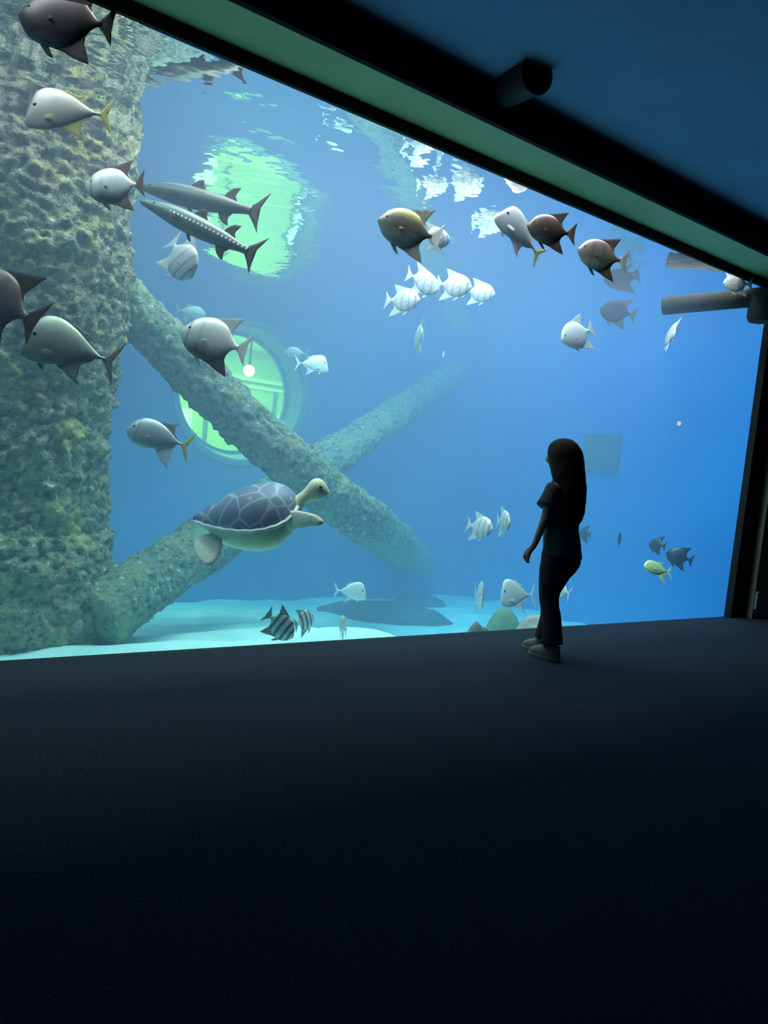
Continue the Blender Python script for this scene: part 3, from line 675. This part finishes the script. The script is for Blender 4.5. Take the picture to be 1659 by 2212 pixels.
# ------------------------------------------------------------------ loggerhead turtle
m_shell = NT('turtle_shell'); g = m_shell
b = g.n('ShaderNodeBsdfPrincipled'); b.inputs['Roughness'].default_value = 0.5
tc = g.n('ShaderNodeTexCoord'); vo = g.n('ShaderNodeTexVoronoi', feature='DISTANCE_TO_EDGE'); vo.inputs['Scale'].default_value = 4.6; g.l(tc.outputs['Object'], vo.inputs['Vector'])
r = g.n('ShaderNodeValToRGB'); r.color_ramp.elements[0].position = 0.0; r.color_ramp.elements[0].color = (0.42, 0.50, 0.58, 1); r.color_ramp.elements[1].position = 0.07; r.color_ramp.elements[1].color = (0.19, 0.24, 0.36, 1)
g.l(vo.outputs['Distance'], r.inputs['Fac'])
nz = g.n('ShaderNodeTexNoise'); nz.inputs['Scale'].default_value = 5.5; nz.inputs['Detail'].default_value = 5; g.l(tc.outputs['Object'], nz.inputs['Vector'])
r2 = g.n('ShaderNodeValToRGB'); r2.color_ramp.elements[0].position = 0.64; r2.color_ramp.elements[0].color = (0, 0, 0, 1); r2.color_ramp.elements[1].position = 0.72; r2.color_ramp.elements[1].color = (0.8, 0.8, 0.8, 1); g.l(nz.outputs[0], r2.inputs['Fac'])
mx = g.n('ShaderNodeMixRGB'); mx.inputs['Color2'].default_value = (0.62, 0.70, 0.55, 1); g.l(r2.outputs[0], mx.inputs['Fac']); g.l(r.outputs[0], mx.inputs['Color1']); g.l(mx.outputs[0], b.inputs['Base Color']); g.l(b.outputs[0], g.out.inputs['Surface'])
m_shell = m_shell.m
m_rim = mat('shell_rim', (0.82, 0.86, 0.86), rough=0.5, var=(0.58, 0.66, 0.70), scale=9)
m_turtle = mat('turtle_skin', (0.82, 0.86, 0.62), rough=0.6, var=(0.72, 0.80, 0.52), scale=6, bump=0.2, bump_scale=25)
m_flip = mat('turtle_flipper', (0.88, 0.88, 0.74), rough=0.6, var=(0.78, 0.80, 0.64), scale=12, bump=0.2, bump_scale=30)
TZ = glass_depth(545, 1120) + 0.62
TL = 216 * TZ / F_PX / 0.97
loc = at_depth(533, 1103, TZ)
fh = Vector((FWD.x, FWD.y, 0)).normalized()
def facing(psi, elev, bank=0.0):
    p, e = math.radians(psi), math.radians(elev)
    x = ((_rt * math.cos(p) + fh * math.sin(p)) * math.cos(e) + Vector((0, 0, 1)) * math.sin(e)).normalized()
    y = Vector((0, 0, 1)).cross(x).normalized(); z = x.cross(y)
    if bank:
        R = Matrix.Rotation(math.radians(bank), 3, x); y = R @ y; z = R @ z
    return x, y, z
def mat_of(x, y, z, loc, s=1.0):
    return Matrix(((x.x, y.x, z.x, loc.x), (x.y, y.y, z.y, loc.y), (x.z, y.z, z.z, loc.z), (0, 0, 0, 1))) @ Matrix.Scale(s, 4)
turtle = thing('sea_turtle', 'loggerhead sea turtle with a grey blue shell and pale belly swimming over the lower beam', 'turtle', mat_of(*facing(4, 15.5, 10), loc, TL))
def shell_w(x):
    return spline([(-0.52, 0.0), (-0.48, 0.05), (-0.38, 0.17), (-0.2, 0.29), (0.05, 0.37), (0.28, 0.36), (0.40, 0.29), (0.47, 0.18), (0.50, 0.0)], [x])[0]
def shell_h(x):
    return spline([(-0.52, 0.02), (-0.40, 0.07), (-0.2, 0.155), (0.05, 0.225), (0.28, 0.225), (0.40, 0.18), (0.47, 0.11), (0.50, 0.05)], [x])[0]
N, M = 40, 28
vs, fs = [], []
for i in range(N + 1):
    x = -0.52 + 1.02 * (0.5 - 0.5 * math.cos(math.pi * i / N)); w = max(shell_w(x), 0.004)
    for j in range(M + 1):
        v = -1 + 2 * j / M; y = w * math.sin(v * math.pi / 2)
        z = shell_h(x) * max(1 - (y / w) ** 2, 0) ** 0.62 - 0.10 * (y / 0.37) ** 2 * (abs(y) / w) ** 3
        keel = 0.012 * math.exp(-(y / 0.03) ** 2)
        vs.append((x, y, z + keel))
fs = [(i * (M + 1) + j, (i + 1) * (M + 1) + j, (i + 1) * (M + 1) + j + 1, i * (M + 1) + j + 1) for i in range(N) for j in range(M)]
sh = link_mesh('carapace', vs, fs, m_shell, turtle, smooth=True)
sm = sh.modifiers.new('thickness', 'SOLIDIFY'); sm.thickness = 0.025; sm.offset = -1
# marginal rim, scalloped
path = []; K = 120
for k in range(K):
    a = 2 * math.pi * k / K; x = -0.01 - 0.51 * math.cos(a); w = max(shell_w(x), 0.0) * 1.0
    y = w * (1 if math.sin(a) >= 0 else -1)
    path.append(Vector((x, y, -0.02 - 0.10 * (y / 0.37) ** 2 + 0.006 * abs(math.sin(13 * a)))))
vs, fs = [], []
for k in range(K):
    p = path[k]; t = (path[(k + 1) % K] - path[k - 1]); out = Vector((t.y, -t.x, 0)).normalized()
    if out.dot(p) < 0: out = -out
    for q in range(8):
        a = 2 * math.pi * q / 8
        vs.append(p + out * (0.030 * math.cos(a) + 0.002 * abs(math.sin(k * 0.7))) + Vector((0, 0, 1)) * 0.020 * math.sin(a))
for k in range(K):
    for q in range(8):
        a, b = k * 8 + q, k * 8 + (q + 1) % 8; c, d = ((k + 1) % K) * 8 + (q + 1) % 8, ((k + 1) % K) * 8 + q
        fs.append((a, b, c, d))
link_mesh('shell_rim', vs, fs, m_rim, sh, smooth=True)['label'] = 'pale scalloped rim of the shell'
TURT = dict(x0=-0.52, x1=0.815, keel=0.85,
    top=[(-0.52, -0.03), (-0.4, 0.0), (-0.1, 0.03), (0.3, 0.03), (0.44, 0.045), (0.52, 0.075), (0.60, 0.125), (0.65, 0.175), (0.71, 0.20), (0.77, 0.175), (0.805, 0.11), (0.815, 0.065)],
    bottom=[(-0.52, -0.05), (-0.42, -0.11), (-0.25, -0.29), (0.0, -0.39), (0.2, -0.40), (0.36, -0.32), (0.47, -0.19), (0.55, -0.05), (0.63, -0.015), (0.71, -0.015), (0.78, 0.005), (0.815, 0.05)],
    width=[(-0.52, 0.02), (-0.4, 0.13), (-0.2, 0.25), (0.1, 0.31), (0.3, 0.28), (0.42, 0.17), (0.50, 0.10), (0.58, 0.085), (0.66, 0.10), (0.72, 0.098), (0.78, 0.062), (0.815, 0.015)])
vs, fs, xs, wd = body_mesh(TURT, lambda v: Vector(v), n=60, m=28)
link_mesh('body', vs, fs, m_turtle, turtle, smooth=True)
for s in (1, -1):
    bm = bmesh.new(); bmesh.ops.create_uvsphere(bm, u_segments=12, v_segments=8, radius=0.017)
    bmesh.ops.translate(bm, vec=(0.745, s * 0.082, 0.125), verts=bm.verts); link_bm('eye', bm, m_eye, turtle, smooth=True)
bm = bmesh.new(); bmesh.ops.create_uvsphere(bm, u_segments=14, v_segments=10, radius=0.05)
bmesh.ops.scale(bm, vec=(0.9, 1.0, 0.75), verts=bm.verts); bmesh.ops.translate(bm, vec=(0.775, 0, 0.055), verts=bm.verts)
link_bm('beak', bm, m_turtle, turtle, smooth=True)
def flipper(name, outline, thick, base, ax, az):
    """blade whose outline x runs along AX and whose outline z runs along AZ, starting at BASE"""
    ax = Vector(ax).normalized(); az = Vector(az); az = (az - ax * az.dot(ax)).normalized(); ay = az.cross(ax)
    B = Vector(base)
    return link_bm(name, fin_mesh(outline, thick, lambda v: v, lambda v: B + ax * v.x + ay * v.y + az * v.z), m_flip, turtle, smooth=True)
rear = [(-0.02, 0.09), (0.06, 0.135), (0.16, 0.135), (0.26, 0.09), (0.33, 0.03), (0.335, -0.03), (0.26, -0.09), (0.13, -0.13), (0.04, -0.12), (-0.03, -0.06)]
front = [(-0.05, 0.07), (0.08, 0.085), (0.22, 0.06), (0.36, 0.02), (0.44, -0.04), (0.40, -0.075), (0.28, -0.075), (0.14, -0.085), (0.0, -0.09), (-0.06, -0.03)]
flipper('rear_flipper', rear, 0.05, (-0.38, -0.17, -0.15), (-0.05, -0.95, -0.72), (-1.0, 0.0, 0.1))
flipper('rear_flipper', rear, 0.05, (-0.42, 0.16, -0.12), (-0.55, 0.55, -0.75), (-0.8, -0.2, 0.5))
flipper('front_flipper', front, 0.045, (0.40, -0.25, -0.10), (0.72, -0.62, 0.10), (0.35, 0.1, 0.95))
flipper('front_flipper', front, 0.045, (0.40, 0.25, -0.07), (0.35, 0.9, -0.15), (0.95, -0.3, 0.2))

# ------------------------------------------------------------------ rocks on the bottom
m_rock = mat('grey_rock', (0.20, 0.22, 0.20), rough=0.95, spec=0.05, var=(0.34, 0.36, 0.32), scale=3, bump=0.6, bump_scale=9)
m_ledge = mat('dark_ledge_rock', (0.05, 0.08, 0.085), rough=0.95, spec=0.05, var=(0.09, 0.13, 0.13), scale=3, bump=0.5, bump_scale=9)
m_palerock = mat('pale_topped_rock', (0.40, 0.42, 0.36), rough=0.95, spec=0.05, var=(0.70, 0.70, 0.58), scale=2.2, bump=0.8, bump_scale=8)
m_green = mat('algae_rock', (0.16, 0.30, 0.22), rough=0.95, spec=0.05, var=(0.22, 0.38, 0.28), scale=3, bump=0.5, bump_scale=9)
def rock(name, label, loc, sx, sy, sz, seed, material, rough=0.22, group=None, sub=4):
    bm = bmesh.new(); bmesh.ops.create_icosphere(bm, subdivisions=sub, radius=1.0)
    for v in bm.verts:
        n = v.co.normalized(); q = n * 1.3 + Vector((seed, seed * 2.1, seed * 0.6))
        k = 1 + rough * noise.noise(q) + rough * 0.5 * noise.noise(q * 2.3) + rough * 0.3 * abs(noise.noise(q * 5))
        v.co = Vector((n.x * sx, n.y * sy, n.z * sz)) * k
    o = link_bm(name, bm, material, smooth=True); o.location = loc
    return tag(o, label, 'rock', group)
GR = 'rocks lying on the sand'
def ground(px, py):
    """place on the sand seen at a pixel"""
    z = SAND_Z
    for _ in range(12):
        p = at_z(px, py, z); z = sand_h(p.x, p.y)
    return p
def rock_px(name, label, px, y_base, y_top, w_px, sy, seed, material, rough=0.22, w=None):
    """rock W_PX wide whose crest shows at pixel (PX, Y_TOP) and whose foot is at Y_BASE (or W metres behind the glass)"""
    if w is None: base = ground(px, y_base)
    else:
        base = at_depth(px, y_top, glass_depth(px, y_top) + w); base.z = sand_h(base.x, base.y)
    depth = (base - CAM).dot(FWD); c = at_depth(px, y_top, depth); sx = w_px * depth / F_PX / 2
    o = rock(name, label, (base.x, base.y, base.z - 0.02), sx, sy, max(c.z - base.z, 0.05) + 0.02, seed, material, rough, GR)
    o.rotation_euler = (0, 0, math.atan2(_rt.y, _rt.x)); return o
rock_px('rock_ledge', 'long low dark rock ledge lying across the far sand', 838, 1334, 1300, 290, 0.35, 2.2, m_ledge, rough=0.12)
rock_px('boulder', 'rounded hazy boulder standing behind the dark rock ledge', 905, 1313, 1279, 112, 0.4, 5.7, m_ledge)
rock_px('boulder', 'pale topped grey boulder right behind the legs of the person', 1176, 0, 1335, 200, 0.25, 8.1, m_palerock, rough=0.12, w=0.55)
rock_px('boulder', 'small grey rock at the glass between sand and pale boulder', 1035, 0, 1348, 80, 0.16, 3.3, m_rock, w=0.5)
rock_px('boulder', 'green algae covered mound behind the pale topped boulder', 1092, 0, 1318, 130, 0.4, 6.4, m_green, rough=0.12, w=1.2)

# ------------------------------------------------------------------ pipe, wall panel and added reflection dot in the tank
p, q = at_z(1432, 661, 3.08), at_z(1648, 641, 3.16)
pipe = thing('overflow_pipe', 'brownish pipe just below the water surface at the far top corner', 'pipe', Matrix.Translation(p))
m_pipe = mat('pipe_plastic', (0.06, 0.052, 0.045), rough=0.9, var=(0.09, 0.078, 0.062), scale=8, bump=0.2)
vs, fs = tube_rings([v - p for v in along(p, q, 30)], [0.09] * 30, 24); link_mesh('tube', vs, fs, m_pipe, pipe, smooth=True)
e = q - p
vs, fs = tube_rings([e + Vector((0, 0, 0.07)), e + Vector((0, 0, 0.03)), e + Vector((0, 0, -0.2)), e + Vector((0, 0, -0.24))], [0.10, 0.12, 0.12, 0.10], 24); link_mesh('end_box', vs, fs, m_pipe, pipe, smooth=False)
a, b = at_y(1267, 937, 1.0), None
C0 = [CAM + ray(px, py) * ((TANK_R - CAM.x) / ray(px, py).x) for px, py in ((1267, 938), (1335, 1022))]
m_panel = mat('greenish_panel', (0.13, 0.20, 0.15), rough=0.8, var=(0.10, 0.17, 0.13), scale=6)
hat = box('wall_panel', TANK_R - 0.05, TANK_R - 0.002, min(C0[0].y, C0[1].y), max(C0[0].y, C0[1].y), min(C0[0].z, C0[1].z), max(C0[0].z, C0[1].z), m_panel, bevel=0.012)  # flat greenish square set on the tank wall
tag(hat, 'square greenish panel on the bright blue tank wall', 'panel')

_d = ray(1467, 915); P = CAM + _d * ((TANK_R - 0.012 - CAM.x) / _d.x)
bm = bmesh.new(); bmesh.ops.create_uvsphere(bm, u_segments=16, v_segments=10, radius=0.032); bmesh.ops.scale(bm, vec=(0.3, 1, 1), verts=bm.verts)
o = link_bm('glass_reflection_dot', bm, emit_mat('pink_reflection_glow', (1.0, 0.40, 0.32), 2.2), smooth=True); o.location = P  # glowing dot added on the wall to imitate a reflection in the glass
tag(o, 'tiny glowing pinkish dot added for a reflection in the glass', 'light')

# ------------------------------------------------------------------ the viewing room's fittings
m_lampblack = mat('lamp_black', (0.024, 0.028, 0.028), rough=0.6, spec=0.2)
m_lampin = mat('lamp_inside', (0.05, 0.05, 0.055), rough=0.6, spec=0.2)
A, B = at_depth(1074, 206, 4.78), at_depth(1160, 160, 4.42)
sp = thing('spotlight', 'black cylinder spotlight on the ceiling beside the window bulkhead', 'light', Matrix.Translation(A))
ax = (B - A); ln = ax.length; ax.normalize()
def lathe(profile, axis, n=40):
    x, y, z = frame_from(axis); vs, fs = [], []
    for d, r in profile:
        for k in range(n):
            a = 2 * math.pi * k / n; vs.append(x * d + (y * math.cos(a) + z * math.sin(a)) * r)
    for i in range(len(profile) - 1):
        for k in range(n):
            a, b = i * n + k, i * n + (k + 1) % n; fs.append((a, b, b + n, a + n))
    return vs, fs
vs, fs = lathe([(0.0, 0.001), (0.0, 0.085), (0.01, 0.098), (ln - 0.02, 0.105), (ln, 0.112), (ln, 0.098), (ln - 0.03, 0.094)], ax)
link_mesh('housing', vs, fs, m_lampblack, sp, smooth=False)
vs, fs = lathe([(ln - 0.03, 0.096), (ln - 0.12, 0.07), (ln - 0.15, 0.03), (ln - 0.155, 0.001)], ax)
link_mesh('reflector', vs, fs, m_lampin, sp, smooth=True)
mid = ax * (ln * 0.45)
bm = bmesh.new(); add_box(bm, mid.x - 0.02, mid.x + 0.02, mid.y - 0.02, mid.y + 0.02, mid.z + 0.05, CEIL_Z - A.z - 0.001); link_bm('mounting_stem', bm, m_lampblack, sp)
bm = bmesh.new(); add_box(bm, 7.70, 7.76, -0.145, -0.12, 0.10, 0.28, 0.006)
tag(link_bm('wall_plate', bm, mat('plate_plastic', (0.30, 0.36, 0.32), rough=0.5)), 'small pale plate low on the dark pier beside the window', 'plate')

# ------------------------------------------------------------------ the person
m_skin = mat('skin', (0.32, 0.21, 0.15), rough=0.6); m_hair = mat('dark_hair', (0.012, 0.009, 0.008), rough=0.75, spec=0.15, var=(0.022, 0.016, 0.013), scale=40)
m_shirt = mat('dark_teal_cloth', (0.020, 0.040, 0.045), rough=0.9, var=(0.026, 0.050, 0.055), scale=14, bump=0.25, bump_scale=20)
m_pants = mat('dark_leggings', (0.016, 0.014, 0.018), rough=0.9, var=(0.024, 0.020, 0.026), scale=14)
m_shoe = mat('pale_shoe', (0.13, 0.145, 0.14), rough=0.7, var=(0.17, 0.185, 0.175), scale=20); m_sole = mat('shoe_sole', (0.20, 0.20, 0.185), rough=0.7)
foot = at_z(1190, 1426, 0.0)
gx, gy, gz = facing(142, 0)
girl = thing('person', 'long haired child in dark T-shirt and leggings standing before the tank', 'person', mat_of(gx, gy, gz, foot - gy * 0.07 + gx * 0.04))
def skin_body(name, chains, radii, material, parent, root, sub=2):
    """continuous body: named joints with radii joined by edges, grown by a Skin modifier"""
    names = list(radii); idx = {k: i for i, k in enumerate(names)}
    me = bpy.data.meshes.new(name)
    me.from_pydata([radii[k][0] for k in names], [(idx[a], idx[b]) for ch in chains for a, b in zip(ch, ch[1:])], [])
    me.materials.append(material)
    o = bpy.data.objects.new(name, me); COL.objects.link(o); o.parent = parent
    md = o.modifiers.new('skin', 'SKIN'); md.use_smooth_shade = True; md.branch_smoothing = 0.4
    for i, k in enumerate(names):
        r = radii[k][1]; sv = me.skin_vertices[0].data[i]
        sv.radius = (r, r) if not isinstance(r, tuple) else r
        sv.use_root = (k == root)
    s = o.modifiers.new('sub', 'SUBSURF'); s.levels = sub; s.render_levels = sub
    return o
J = {}
J['pelvis'] = ((0.02, 0, 0.74), 0.085); J['waist'] = ((0.025, 0, 0.86), 0.075); J['chest'] = ((0.045, 0, 1.04), 0.085); J['collar'] = ((0.06, 0, 1.17), 0.06)
J['neck'] = ((0.075, 0, 1.225), 0.042); J['jaw'] = ((0.105, 0, 1.285), 0.062); J['skull'] = ((0.095, 0, 1.37), 0.092); J['top'] = ((0.09, 0, 1.43), 0.05)
chains = [['pelvis', 'waist', 'chest', 'collar', 'neck', 'jaw', 'skull', 'top']]
J['nose'] = ((0.212, 0, 1.335), 0.014); J['face'] = ((0.180, 0, 1.33), 0.042); chains.append(['skull', 'face', 'nose'])
legs = {1: ((0.02, 0.07, 0.68), (0.03, 0.072, 0.42), (-0.035, 0.07, 0.08)), -1: ((0.03, -0.07, 0.68), (0.085, -0.065, 0.42), (0.085, -0.06, 0.08))}
arms = {1: ((0.055, 0.135, 1.14), (0.075, 0.175, 0.93), (0.135, 0.160, 0.755)), -1: ((0.055, -0.135, 1.14), (0.07, -0.185, 0.93), (0.12, -0.165, 0.75))}
for s, t in ((1, 'a'), (-1, 'b')):
    h, k, a = legs[s]
    J['hip' + t] = (h, 0.072); J['knee' + t] = (k, 0.048); J['calf' + t] = (((k[0] + a[0]) / 2 - 0.01, k[1], 0.28), 0.043); J['ankle' + t] = (a, 0.03); J['toe' + t] = ((a[0] + 0.11, a[1], 0.04), 0.026)
    chains.append(['pelvis', 'hip' + t, 'knee' + t, 'calf' + t, 'ankle' + t, 'toe' + t])
    sh_, el, wr = arms[s]
    J['sho' + t] = (sh_, 0.045); J['elb' + t] = (el, 0.031); J['wri' + t] = (wr, 0.021)
    pal = (wr[0] + 0.035, wr[1] - 0.005 * s, wr[2] - 0.055); J['palm' + t] = (pal, 0.024)
    chains.append(['collar', 'sho' + t, 'elb' + t, 'wri' + t, 'palm' + t])
    for f in range(4):
        off = (f - 1.5) * 0.014; lnf = (0.042, 0.05, 0.047, 0.037)[f]
        p1 = (pal[0] + 0.012 + off * 0.8, pal[1] + 0.004 * s, pal[2] - 0.028 + off * 0.3)
        p2 = (p1[0] + lnf * 0.20, p1[1] - 0.008 * s, p1[2] - lnf * 0.55); p3 = (p2[0] - lnf * 0.10, p2[1] - 0.018 * s, p2[2] - lnf * 0.40)
        J['k%d%s' % (f, t)] = (p1, 0.0085); J['m%d%s' % (f, t)] = (p2, 0.0078); J['t%d%s' % (f, t)] = (p3, 0.0065)
        chains.append(['palm' + t, 'k%d%s' % (f, t), 'm%d%s' % (f, t), 't%d%s' % (f, t)])
    J['th1' + t] = ((pal[0] + 0.030, pal[1] - 0.012 * s, pal[2] + 0.008), 0.0095); J['th2' + t] = ((pal[0] + 0.044, pal[1] - 0.022 * s, pal[2] - 0.022), 0.0080)
    chains.append(['palm' + t, 'th1' + t, 'th2' + t])
skin_body('body', chains, J, m_skin, girl, 'pelvis')
def loft(name, secs, material, parent, n=32, amp=0.0, seed=0.0, close=True):
    """rings (centre, half depth, half width) from bottom to top"""
    vs, fs = [], []
    pts = [Vector(c) for c, _, _ in secs]
    m = 6 * (len(secs) - 1) + 1
    cs = polyline(pts, m); rs = polyline([Vector((a, b, 0)) for _, a, b in secs], m)
    for i in range(m):
        for k in range(n):
            a = 2 * math.pi * k / n
            v = cs[i] + Vector((math.cos(a) * max(rs[i].x, 0.002), math.sin(a) * max(rs[i].y, 0.002), 0))
            if amp: v += Vector((math.cos(a), math.sin(a), 0)) * amp * (noise.noise(v * 9 + Vector((seed, 0, 0))) + 0.5 * noise.noise(v * 22))
            vs.append(v)
    for i in range(m - 1):
        for k in range(n):
            a, b = i * n + k, i * n + (k + 1) % n; fs.append((a, b, b + n, a + n))
    if close: fs.append(tuple(range(n - 1, -1, -1))); fs.append(tuple((m - 1) * n + k for k in range(n)))
    return link_mesh(name, vs, fs, material, parent, smooth=True)
shirt = loft('t_shirt', [((0.005, 0, 0.69), 0.128, 0.160), ((0.012, 0, 0.76), 0.122, 0.152), ((0.03, 0, 0.86), 0.112, 0.142), ((0.045, 0, 0.97), 0.112, 0.146), ((0.055, 0, 1.07), 0.110, 0.152), ((0.058, 0, 1.14), 0.090, 0.152), ((0.062, 0, 1.185), 0.062, 0.118), ((0.072, 0, 1.215), 0.048, 0.058)], m_shirt, girl, amp=0.006, seed=2)
for s in (1, -1):
    sh_, el, wr = arms[s]
    a = Vector(sh_) + Vector((0, -0.03 * s, 0.012)); b = Vector(sh_).lerp(Vector(el), 0.62) + Vector((0.012, 0.012 * s, 0))
    vs, fs = tube_rings(along(a, b, 9), [0.060, 0.064, 0.064, 0.063, 0.063, 0.064, 0.066, 0.067, 0.066], 24, lambda p, nn: 0.004 * noise.noise(p * 20))
    link_mesh('sleeve', vs, fs, m_shirt, shirt, smooth=True)
vs, fs = [], []
pants = loft('leggings', [((0.02, 0, 0.55), 0.075, 0.125), ((0.012, 0, 0.60), 0.105, 0.148), ((0.0, 0, 0.67), 0.120, 0.150), ((0.01, 0, 0.78), 0.098, 0.128)], m_pants, girl)
for s in (1, -1):
    h, k, a = [Vector(v) for v in legs[s]]
    pth = polyline([h + Vector((-0.012, 0, 0.04)), h.lerp(k, 0.5) + Vector((0.0, 0, 0)), k, k.lerp(a, 0.45) + Vector((-0.014, 0, 0)), a + Vector((0, 0, 0.03))], 26)
    rr = [v.x for v in polyline([Vector((r, 0, 0)) for r in (0.100, 0.086, 0.064, 0.062, 0.070)], 26)]
    vs, fs = tube_rings(list(reversed(pth)), list(reversed(rr)), 24, lambda p, nn: 0.004 * noise.noise(p * 18))
    link_mesh('trouser_leg', vs, fs, m_pants, pants, smooth=True)
    sx0 = a.x - 0.055
    sh = loft('shoe', [((a.x + 0.045, a.y, 0.022), 0.115, 0.040), ((a.x + 0.045, a.y, 0.045), 0.112, 0.041), ((a.x + 0.030, a.y, 0.07), 0.092, 0.038), ((a.x - 0.005, a.y, 0.10), 0.052, 0.034)], m_shoe, girl)
    loft('sole', [((a.x + 0.046, a.y, 0.0), 0.116, 0.041), ((a.x + 0.046, a.y, 0.024), 0.121, 0.044)], m_sole, sh)
hair = loft('hair', [((-0.045, 0.01, 0.89), 0.012, 0.03), ((-0.050, 0, 0.94), 0.034, 0.085), ((-0.045, 0, 1.02), 0.055, 0.118), ((-0.015, 0, 1.12), 0.085, 0.135), ((0.02, 0, 1.22), 0.108, 0.134), ((0.046, 0, 1.30), 0.116, 0.126), ((0.066, 0, 1.38), 0.120, 0.118), ((0.080, 0, 1.44), 0.098, 0.094), ((0.082, 0, 1.475), 0.052, 0.052), ((0.082, 0, 1.484), 0.004, 0.004)], m_hair, girl, n=48, amp=0.008, seed=5)
hair['label'] = 'long dark brown hair falling down the back'
